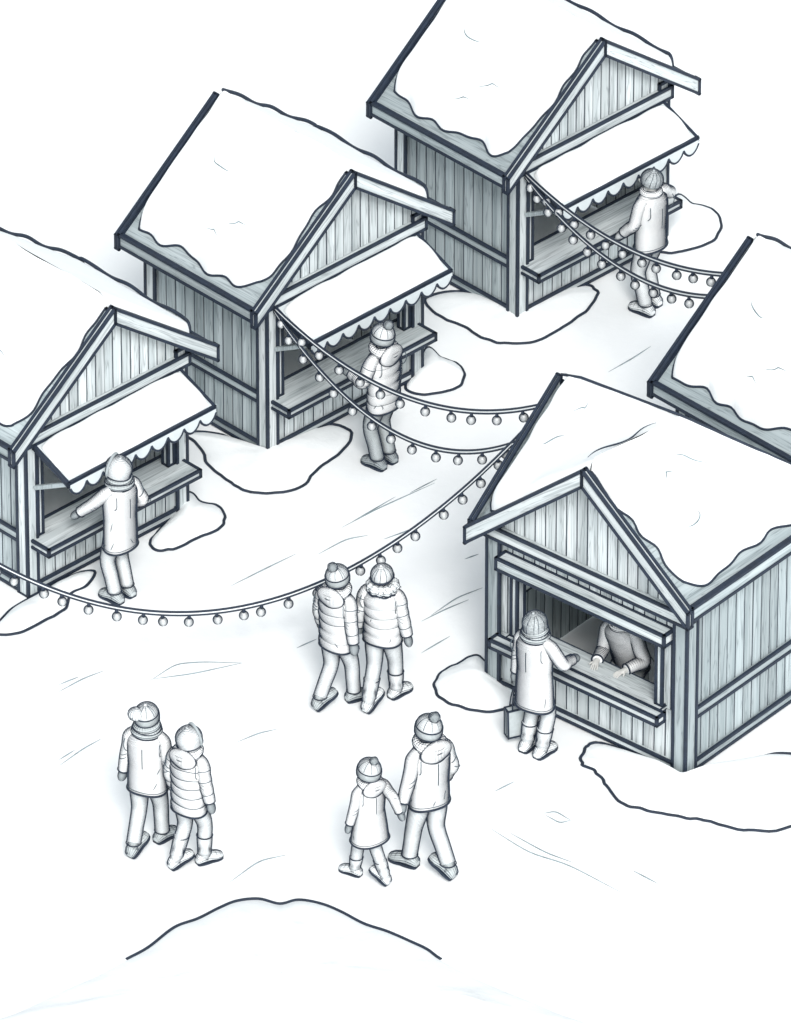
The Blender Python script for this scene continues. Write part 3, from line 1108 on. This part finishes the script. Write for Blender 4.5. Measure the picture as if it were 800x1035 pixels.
        for (y, w, h, zc) in ((-0.085, 0.030, 0.030, -0.045), (-0.075, 0.045, 0.050, -0.035), (-0.04, 0.054, 0.068, -0.018), (0.01, 0.056, 0.072, -0.012), (0.06, 0.054, 0.058, -0.024),
                              (0.11, 0.060, 0.047, -0.036), (0.15, 0.056, 0.040, -0.042), (0.18, 0.040, 0.028, -0.050), (0.19, 0.018, 0.014, -0.056)):
            ring = []
            for j in range(16):
                a = 2 * pi * j / 16
                z = zc + h * sin(a)
                z = max(z, -0.078)
                ring.append(A + Rm @ V((w * 1.1 * cos(a), y * 1.12, z)))
            rings.append([ring[-j] for j in range(16)])
            sole.append((y, w))
        bb.loft(rings, boots, fins=FIN, rfins=0.10)
        left = [A + Rm @ V((-w * 1.1 - 0.004, y * 1.12, -0.078)) for y, w in sole]
        rgt = [A + Rm @ V((w * 1.1 + 0.004, y * 1.12, -0.078)) for y, w in sole]
        loop = left + rgt[::-1]
        m_ = len(loop)
        upv = Rm @ V((0, 0, 0.018))
        dnv = Rm @ V((0, 0, -0.007))
        bb.add([p + dnv for p in loop] + [p + upv for p in loop], [tuple(range(m_)), tuple(reversed(range(m_, 2 * m_)))] +
               [(j, (j + 1) % m_, m_ + (j + 1) % m_, m_ + j) for j in range(m_)], 'dark_trim')
        bb.build('boot', body)

    # jacket: trunk and sleeves
    jb = MB()
    n = 110
    keys = [(hem + sh, 0.205 + flare, 0.150 + flare), ((hem + 1.0) / 2 + sh, 0.205 + flare * 0.55, 0.150 + flare * .55), (1.04 + sh, 0.200, 0.145), (1.20 + sh, 0.212, 0.150), (1.32 + sh, 0.214, 0.148),
            (1.38 + sh, 0.200, 0.135), (1.425 + sh, 0.160, 0.112), (1.455 + sh, 0.115, 0.092), (1.50 + sh, 0.078, 0.078)]
    if seated:
        keys = keys[2:]
        keys.insert(0, (hipz - 0.02, 0.19, 0.15))
    z0, z1 = keys[0][0], keys[-1][0]
    zs = []
    m_ = 34
    for i in range(m_ + 1):
        zs.append(z0 + (z1 - z0) * i / m_)

    def dims(z):
        for i in range(len(keys) - 1):
            if z <= keys[i + 1][0] + 1e-9:
                x = (z - keys[i][0]) / (keys[i + 1][0] - keys[i][0])
                return keys[i][1] + (keys[i + 1][1] - keys[i][1]) * x, keys[i][2] + (keys[i + 1][2] - keys[i][2]) * x
        return keys[-1][1:]
    chan = 0.115
    rings = []

    def ring_at(z, extra=0.0, nn=n):
        rx, ry = dims(z)
        if puffer:
            x = ((z - z0) / chan) % 1.0
            bl = 0.016 * (sqrt(max(0, 1 - (2 * x - 1) ** 2)) - 0.6)
            if z < SHZ - 0.02:
                rx += bl; ry += bl
        return [V((( rx + extra) * cos(2 * pi * j / nn), (ry + extra) * sin(2 * pi * j / nn) + ly(z),
                   z + 0.006 * sin(3 * 2 * pi * j / nn + z * 9))) for j in range(nn)]
    for z in zs:
        rings.append(ring_at(z))
    jb.loft(rings, coat, fins=FIN, rfins=0.40)
    jb.tube(ring_at(z0 + 0.004, 0.003), 0.0125, 'dark_trim', n=6, closed=True)
    if not puffer:
        jb.tube(ring_at(z0 + 0.035, 0.003), 0.004, 'thin_trim', n=5, closed=True)
        jb.tube([V((0.0, -dims(z)[1] - 0.002 + ly(z), z)) for z in [SHZ - 0.10 - 0.03 * q for q in range(9)]], 0.0035, 'thin_trim', n=5)
    else:
        z = z0 + chan
        while z < SHZ - 0.06:
            jb.tube(ring_at(z, 0.004), 0.0055, 'thin_trim', n=5, closed=True)
            z += chan
    for (s_, e_, h_, sg) in ((shl, el_l, hl, -1), (shr, el_r, hr, 1)):
        wri = e_.lerp(h_, 0.86)
        pts = [s_ + V((-sg * 0.03, 0, 0.0)), s_.lerp(e_, 0.22) + V((sg * 0.008, 0, 0)), s_.lerp(e_, 0.6), e_, e_.lerp(wri, 0.5), wri]
        P, r = lerp_path(pts, [0.060, 0.072, 0.071, 0.067, 0.063, 0.056], 5)
        if puffer:
            r = [x * (1.03 + 0.07 * abs(sin(i * 0.62))) for i, x in enumerate(r)]
        jb.tube(P, r, coat, n=48, fins=FIN, rfins=0.40)
        d = (wri - e_).normalized()
        a = d.cross(V((0, 0, 1)))
        if a.length < .1: a = V((1, 0, 0))
        a.normalize(); b2 = d.cross(a)
        jb.tube([wri + a * (0.058 * cos(x)) + b2 * (0.058 * sin(x)) for x in [2 * pi * j / 16 for j in range(16)]], 0.009, 'dark_trim', n=5, closed=True)
        if puffer:
            for x in (0.3, 0.55, 0.8):
                i = int(x * (len(P) - 1))
                dd = (P[i + 1] - P[i - 1]).normalized()
                a = dd.cross(V((0, 1, 0))); a.normalize(); b2 = dd.cross(a)
                jb.tube([P[i] + a * ((r[i] + .002) * cos(y)) + b2 * ((r[i] + .002) * sin(y)) for y in [2 * pi * j / 16 for j in range(16)]], 0.0045, 'thin_trim', n=5, closed=True)
        # armhole seam
        c0 = s_ + V((sg * 0.022, 0, -0.045))
        jb.tube([c0 + V((sg * 0.02 * (1 - abs(sin(y))), 0.09 * cos(y), 0.115 * sin(y))) + V((0, -0.062, -0.03)) for y in [pi * 0.8 + pi * 0.55 * j / 10 for j in range(11)]], 0.005, 'thin_trim', n=5)
    rg = random.Random(int(px * 3 + py))
    if not seated:
        for q in range(6):                               # creases rising from the hem and at the waist
            a = rg.uniform(0, 2 * pi); zz = (z0 + 0.05 if q < 4 else z0 + 0.25) + rg.uniform(0, .04); ln = rg.uniform(0.05, 0.12); dr = rg.uniform(-.25, .25)
            if puffer: ln = 0.05
            pp = []
            for k in range(6):
                z = zz + ln * k / 5
                rx, ry = dims(z)
                pp.append(V(((rx + .004) * cos(a + dr * k / 5), (ry + .004) * sin(a + dr * k / 5) + ly(z), z)))
            jb.tube(pp, [0.0045 * max(.2, sin(pi * (.1 + .8 * k / 5))) for k in range(6)], 'thin_trim', n=5)
    for (s_, e_, h_, sg) in ((shl, el_l, hl, -1), (shr, el_r, hr, 1)):
        for q in (-0.03, 0.02):
            c = e_ + (h_ - e_).normalized() * q
            jb.tube([c + V((sg * 0.069 * cos(y) * .98, -0.069 * sin(y), -0.02 * sin(2 * y))) for y in [0.6 + 1.3 * j / 6 for j in range(7)]], 0.004, 'thin_trim', n=5)
    jb.build('jacket' if hem > 0.7 else 'coat', body)

    # mittens
    if mitts:
        for (e_, h_, sg) in ((el_l, hl, -1), (el_r, hr, 1)):
            mb = MB()
            d = (h_ - e_).normalized()
            q = d.to_track_quat('Z', 'Y').to_matrix()
            mb.ball(h_ + d * 0.035, (0.054, 0.044, 0.082), mitts, n=36, k=12, M=q, fins=FIN, rfins=0.3)
            th = q @ V((-sg * 0.05, 0.01, 0))
            if th.dot(V((-sg, 0.6, 0))) < 0:
                th = -th
            mb.tube([h_ + d * 0.0 + th * 0.4, h_ + d * 0.035 + th, h_ + d * 0.065 + th * 1.15], [0.018, 0.020, 0.014], mitts, n=10, fins=FIN)
            mb.build('mitten', body)

    # neckwear
    nc = V((0, ly(SHZ) + 0.005, SHZ + 0.055))
    def around(rx, ry, c=nc, nn=28, dz=lambda a: 0.0):
        return [c + V((rx * cos(a), ry * sin(a), dz(a))) for a in [2 * pi * j / nn for j in range(nn)]]
    if neckwear == 'hood':
        hb_ = MB()
        path = around(0.115, 0.105, dz=lambda a: 0.012 + 0.018 * sin(a))
        rr = [0.042 + 0.030 * max(0, -sin(2 * pi * j / 28)) for j in range(28)]
        hb_.tube(path, rr, coat, n=14, closed=True, fins=FIN, rfins=0.40)
        hb_.ball(nc + V((0, -0.118, -0.035)), (0.165, 0.062, 0.115), coat, n=60, k=20, fins=FIN, rfins=0.3)
        # lower edge line of the hood
        hb_.tube([nc + V((0.166 * sin(a), -0.150 + 0.050 * abs(sin(a)) ** 2, -0.035 - 0.103 * cos(a))) for a in [-1.9 + 3.8 * j / 20 for j in range(21)]], 0.010, 'dark_trim', n=6)
        hb_.tube([nc + V((0.12 * sin(a), -0.180 + 0.07 * sin(a) ** 2, 0.0 - 0.028 * cos(a))) for a in [-1.2 + 2.4 * j / 14 for j in range(15)]], 0.005, 'thin_trim', n=5)
        hb_.build('hood', body)
    elif neckwear == 'scarf':
        sb = MB()
        sb.tube(around(0.105, 0.10, nc + V((0, 0, -0.01))), 0.052, 'grey_cloth', n=14, closed=True, fins=FIN, rfins=0.40)
        sb.tube(around(0.094, 0.09, nc + V((0, 0, 0.05)), dz=lambda a: 0.014 * sin(a + 0.7)), 0.044, 'grey_cloth', n=14, closed=True, fins=FIN, rfins=0.40)
        for q in (-0.035, 0.024):
            sb.tube(around(0.150, 0.145, nc + V((0, 0, q)), dz=lambda a: 0.012 * sin(a * 2)), 0.006, 'dark_trim', n=5, closed=True)
        sb.build('scarf', body)
    elif neckwear == 'fur':
        sb = MB()
        path = around(0.115, 0.108, nc + V((0, 0, 0.005)), nn=36)
        rr = [0.056 + 0.010 * sin(j * 2.1) for j in range(36)]
        sb.tube(path, rr, 'pale_cloth', n=14, closed=True, fins=FIN, rfins=0.12)
        rg = random.Random(4)
        for q in range(60):
            a = rg.uniform(0, 2 * pi); e = rg.uniform(-1.2, 1.4)
            r0 = 0.060
            c = nc + V(((0.115 + r0 * cos(e)) * cos(a), (0.108 + r0 * cos(e)) * sin(a), 0.005 + r0 * sin(e)))
            sb.tube([c, c + V((rg.uniform(-.02, .02), rg.uniform(-.01, .01), -0.02))], 0.004, 'thin_trim', n=4)
        sb.tube(around(0.168, 0.160, nc + V((0, 0, -0.038)), nn=36, dz=lambda a: 0.010 * sin(a * 7)), 0.009, 'dark_trim', n=5, closed=True)
        sb.build('fur_collar', body)
    elif neckwear == 'collar':
        sb = MB()
        sb.tube(around(0.085, 0.085, nc), 0.036, coat, n=12, closed=True, fins=FIN, rfins=0.40)
        sb.tube(around(0.112, 0.110, nc + V((0, 0, -0.025))), 0.006, 'dark_trim', n=5, closed=True)
        sb.build('collar', body)

    # head wear or hair
    tilt = Matrix.Rotation(0.16, 3, 'X')
    HM = HY @ tilt

    def lathe(b, prof, mat, nn=64, fins=FIN, rfins=0.30, c=hc):
        b.loft([[c + HM @ V((r * cos(2 * pi * j / nn), r * 1.06 * sin(2 * pi * j / nn), z)) * hs for j in range(nn)] for r, z in prof], mat, fins=fins, rfins=rfins)

    def hring(b, r, z, w, mat='dark_trim'):
        b.tube([hc + HM @ V((r * cos(2 * pi * j / 28), r * 1.06 * sin(2 * pi * j / 28), z)) * hs for j in range(28)], w, mat, n=6, closed=True)
    if hat in ('pompom', 'beanie', 'slouch'):
        b = MB()
        dome = [(0.117, 0.045)] + [(0.119 * cos(a), 0.055 + 0.105 * sin(a)) for a in [pi / 2 * i / 9 for i in range(9)]] + [(0.012, 0.160)]
        lathe(b, dome, 'pale_cloth')
        for j in range(0, 28, 3):                        # ribs of the knit
            a = 2 * pi * j / 28
            b.tube([hc + HM @ V((r * 1.01 * cos(a), r * 1.06 * 1.01 * sin(a), z)) * hs for r, z in dome[2:-1]], 0.0035, 'thin_trim', n=4)
        hring(b, 0.124, 0.052, 0.007)
        lathe(b, [(0.112, -0.035), (0.122, -0.03), (0.127, 0.0), (0.126, 0.035), (0.119, 0.050)], 'grey_cloth')
        hring(b, 0.122, -0.034, 0.008)
        if hat == 'slouch':
            b.ball(hc + HM @ V((-0.06, -0.085, 0.085)), (0.085, 0.075, 0.07), 'pale_cloth', n=18, k=10, fins=FIN, rfins=0.3)
            b.tube([hc + HM @ V((-0.10 + 0.05 * t, -0.150 - 0.01 * sin(3 * t), 0.045 + 0.05 * t)) for t in [i / 8 for i in range(9)]], 0.005, 'thin_trim', n=5)
        ho = b.build('hat', body)
        if hat == 'pompom':
            b = MB()
            b.ball(hc + HM @ V((0.0, -0.045, 0.185)) * hs, 0.052, 'mid_cloth', n=30, k=16, fins=0.5, rfins=0.5, bump=0.12)
            b.build('pompom', ho)
    elif hat == 'hoodup':
        b = MB()
        lathe(b, [(0.085, -0.135), (0.115, -0.10), (0.130, -0.04), (0.136, 0.02)] + [(0.136 * cos(a), 0.03 + 0.125 * sin(a)) for a in [pi / 2 * i / 8 for i in range(1, 8)]] + [(0.012, 0.156)], coat if coat != 'white_cloth' else 'pale_cloth')
        # open front rim
        b.tube([hc + HM @ V((0.122 * cos(a), 0.078, 0.02 + 0.135 * sin(a))) for a in [2 * pi * j / 24 for j in range(24)]], 0.016, 'mid_cloth', n=8, closed=True)
        b.tube([hc + HM @ V((0.0, -0.148 * cos(a) , 0.03 + 0.125 * sin(a))) for a in [0.2 + 1.5 * j / 10 for j in range(11)]], 0.004, 'thin_trim', n=5)
        hring(b, 0.134, -0.05, 0.006)
        b.build('raised_hood', body)
    elif hat in ('bob', 'short', 'cap'):
        b = MB()
        low = {'bob': -0.115, 'short': -0.045, 'cap': -0.03}[hat]
        matn = 'hair' if hat != 'cap' else 'pale_cloth'
        c2 = hc - (HY @ V((0, 1, 0))) * 0.018
        if hat == 'bob':
            prof = [(0.100, low), (0.122, low + 0.02), (0.126, -0.04), (0.124, 0.01)]
        else:
            prof = [(0.102, low), (0.113, low + 0.02), (0.115, 0.01)]
        prof += [(prof[-1][0] * cos(a), 0.015 + 0.108 * sin(a)) for a in [pi / 2 * i / 8 for i in range(1, 8)]] + [(0.012, 0.124)]
        lathe(b, prof, matn, c=c2)
        rg = random.Random(int(px))
        for j in range(12):
            a = 2 * pi * j / 12 + rg.uniform(-.15, .15)
            b.tube([c2 + HM @ V((r * 1.012 * cos(a + 0.25 * i / 8), r * 1.07 * sin(a + 0.25 * i / 8), z)) for i, (r, z) in enumerate(prof[1:-2])], 0.0035, 'thin_trim', n=4)
        if hat == 'cap':
            b.tube([c2 + HM @ V((0.118 * cos(2 * pi * j / 28), 0.125 * sin(2 * pi * j / 28), -0.02)) for j in range(28)], 0.010, 'dark_trim', n=6, closed=True)
        b.build('hair' if hat != 'cap' else 'hat', body)
    return body


# walking poses: (x, y, heel lift, pitch)
STEP_L = {'L': (-0.09, 0.20, 0.0, 0.0), 'R': (0.09, -0.20, 0.05, -0.5)}
STEP_R = {'R': (0.09, 0.18, 0.0, 0.0), 'L': (-0.09, -0.20, 0.05, -0.5)}
SHORT_R = {'R': (0.10, 0.13, 0.0, 0.0), 'L': (-0.09, -0.13, 0.03, -0.3)}
GC = 'pairs of walkers crossing the snowy square'

person('standing bare headed customer in a light jacket under the top stall awning', 657, 312, R(140), 0.945, coat='white_cloth', legs_mat='pale_cloth', boots='pale_cloth',
       hem=0.80, feet={'L': (-0.10, -0.03, 0, 0), 'R': (0.10, 0.03, 0, 0)}, hands={'L': (-0.20, 0.22, 0.95), 'R': (0.22, 0.20, 1.38), 'poleR': (0.8, -0.3, -0.6)}, hat='short', neckwear='collar', head_yaw=0.35, mitts='pale_cloth', boot_h=0.10)
person('customer in pompom hat and hooded jacket at the middle left stall counter', 388, 469, R(138), 0.92, coat='white_cloth', legs_mat='grey_cloth', boots='mid_cloth',
       hem=0.74, hands={'L': (-0.22, 0.28, 1.14), 'R': (0.24, 0.05, 0.86)}, hat='pompom', neckwear='hood', puffer=True, head_yaw=0.2, boot_h=0.12)
person('customer in long light coat reaching to the leftmost stall counter', 123, 604, R(136), 0.92, coat='white_cloth', legs_mat='pale_cloth', boots='grey_cloth',
       hem=0.66, hands={'L': (-0.26, 0.36, 1.02), 'R': (0.22, 0.12, 1.0)}, hat='hoodup', neckwear='scarf', head_yaw=0.35, boot_h=0.10)
person('walker in pompom hat and hooded quilted jacket beside the fur collared walker', 341, 712, R(54), 0.90, fyaw=0.42, coat='white_cloth', legs_mat='pale_cloth', boots='grey_cloth', puffer=True,
       hem=0.76, feet=STEP_R, hands={'L': (-0.26, 0.08, 0.90), 'R': (0.27, -0.06, 0.83)}, hat='pompom', neckwear='hood', head_yaw=-0.15, group=GC, boot_h=0.09)
person('walker in fur collared quilted jacket, right of the pair under the string of bulbs', 387, 711, R(72), 0.92, fyaw=0.42, coat='white_cloth', legs_mat='pale_cloth', boots='pale_cloth', puffer=True,
       hem=0.80, feet=STEP_R, hands={'L': (-0.26, 0.02, 0.90), 'R': (0.28, 0.0, 0.84)}, hat='cap', neckwear='fur', head_yaw=-0.3, group=GC, boot_h=0.24)
person('walker in slouchy beanie, scarf and plain coat, left of the front left pair', 150, 857, R(72), 0.925, fyaw=0.42, coat='white_cloth', legs_mat='pale_cloth', boots='grey_cloth',
       hem=0.74, feet=STEP_R, hands={'L': (-0.27, 0.0, 0.82), 'R': (0.25, 0.06, 0.90)}, hat='slouch', neckwear='scarf', head_yaw=-0.25, group=GC, boot_h=0.07)
person('shorter walker in knee boots and quilted jacket, right of the front left pair', 192, 874, R(56), 0.885, fyaw=0.42, coat='white_cloth', legs_mat='pale_cloth', boots='pale_cloth', puffer=True,
       hem=0.72, feet=SHORT_R, hands={'L': (-0.25, 0.06, 0.90), 'R': (0.29, 0.0, 0.82)}, hat='hoodup', neckwear='hood', head_yaw=-0.45, group=GC, boot_h=0.26)
_am = Matrix.Translation(at(434, 881)) @ Matrix.Rotation(R(34), 4, 'Z')
_km = Matrix.Translation(at(374, 889)) @ Matrix.Rotation(R(34), 4, 'Z') @ Matrix.Scale(0.76, 4)
HELD = tuple(_km.inverted() @ (_am @ V((-0.345, -0.03, 0.82))))
kid = person('small child in pompom hat and flared coat holding the hand of an adult', 374, 889, R(124), 0.76, fyaw=-0.4, coat='white_cloth', legs_mat='pale_cloth', boots='pale_cloth',
             hem=0.62, flare=0.05, feet=STEP_L, hands={'L': (-0.28, 0.05, 0.84), 'R': HELD, 'poleR': (0.1, -1, -0.5)}, hat='pompom', neckwear='hood', head_yaw=0.2, head_scale=1.18, group=GC, boot_h=0.2)
person('adult in pompom hat and hooded jacket leading a small child by the hand', 434, 881, R(124), 1.0, fyaw=-0.4, coat='white_cloth', legs_mat='pale_cloth', boots='grey_cloth',
       hem=0.80, feet=STEP_L, hands={'L': (-0.33, -0.02, 0.86), 'R': (0.25, 0.10, 0.92)}, hat='pompom', neckwear='hood', head_yaw=0.25, group=GC, boot_h=0.08)
cust = person('customer with bobbed hair and long coat paying at the wide hatch counter', 540, 760, R(52), 0.925, coat='white_cloth', legs_mat='pale_cloth', boots='pale_cloth',
              hem=0.60, flare=0.015, hands={'L': (-0.25, 0.0, 0.80), 'R': (0.26, 0.30, 1.10), 'poleR': (0.7, -0.6, -0.5)}, hat='bob', neckwear='scarf', head_yaw=-0.1, boot_h=0.22,
              feet={'L': (-0.09, 0.0, 0, 0), 'R': (0.10, 0.0, 0, 0)})
bpy.context.view_layer.update()

# the seated vendor inside the hatch, and the stool that carries the vendor
vp = world_of(stall_d, (1.28, 0.60, 0.0))
person('vendor in pale grey sweater sitting behind the wide hatch counter', 0, 0, R(-128), 0.97, coat='white_cloth', legs_mat='grey_cloth', boots='dark_cloth', hem=0.8, seated=True,
       feet={'L': (-0.10, 0.0, 0, 0), 'R': (0.10, 0.0, 0, 0)}, hands={'L': (-0.22, 0.42, 0.745), 'R': (0.08, 0.46, 0.745)}, hat='short', neckwear='collar', mitts=None, fingers=True, at_world=vp, lean=0.32)
st = MB()
st.tube([(0, 0, 0.33), (0, 0, 0.37)], 0.17, 'grey_wood_along', n=20)
sto = empty('stool', vp, 0)
tag(sto, 'round wooden stool under the vendor behind the hatch counter', 'stool')
st.build('seat', sto)
for a in range(3):
    lb = MB()
    q = 2 * pi * a / 3 + .3
    lb.tube([(0.16 * cos(q), 0.16 * sin(q), 0), (0.10 * cos(q), 0.10 * sin(q), 0.335)], 0.02, 'grey_wood_upright', n=8)
    lb.build('leg', sto)

# shopping bag hanging from the left hand of the customer at the hatch
hp = world_of(cust, (-0.25, 0.02, 0.72))
bg_ = empty('shopping_bag', V((hp.x, hp.y, max(hp.z - 0.58, 0.10))), R(52 - 90) + 1.05)
tag(bg_, 'grey paper shopping bag hanging from the hand of the hatch customer', 'bag')
b = MB()
w, d_, h_ = 0.095, 0.045, 0.30
b.hexa([(-w, -d_, 0), (w, -d_, 0), (w, d_, 0), (-w, d_, 0), (-w * 1.05, -d_ * .9, h_), (w * 1.05, -d_ * .9, h_), (w * 1.05, d_ * .9, h_), (-w * 1.05, d_ * .9, h_)], 'paper', ink=0.008)
for s in (-1, 1):
    b.bar((s * (w + .004), 0, 0.02), (s * (w * 1.05 + .004), 0, h_), 0.004)
b.build('bag_body', bg_)
for s in (-1, 1):
    b = MB()
    b.tube([(0.05 * cos(a), s * d_ * 0.85 * (1 - 0.8 * sin(a)), h_ - 0.01 + 0.26 * sin(a)) for a in [pi * j / 12 for j in range(13)]], 0.007, 'dark_trim', n=6)
    b.build('handle', bg_)
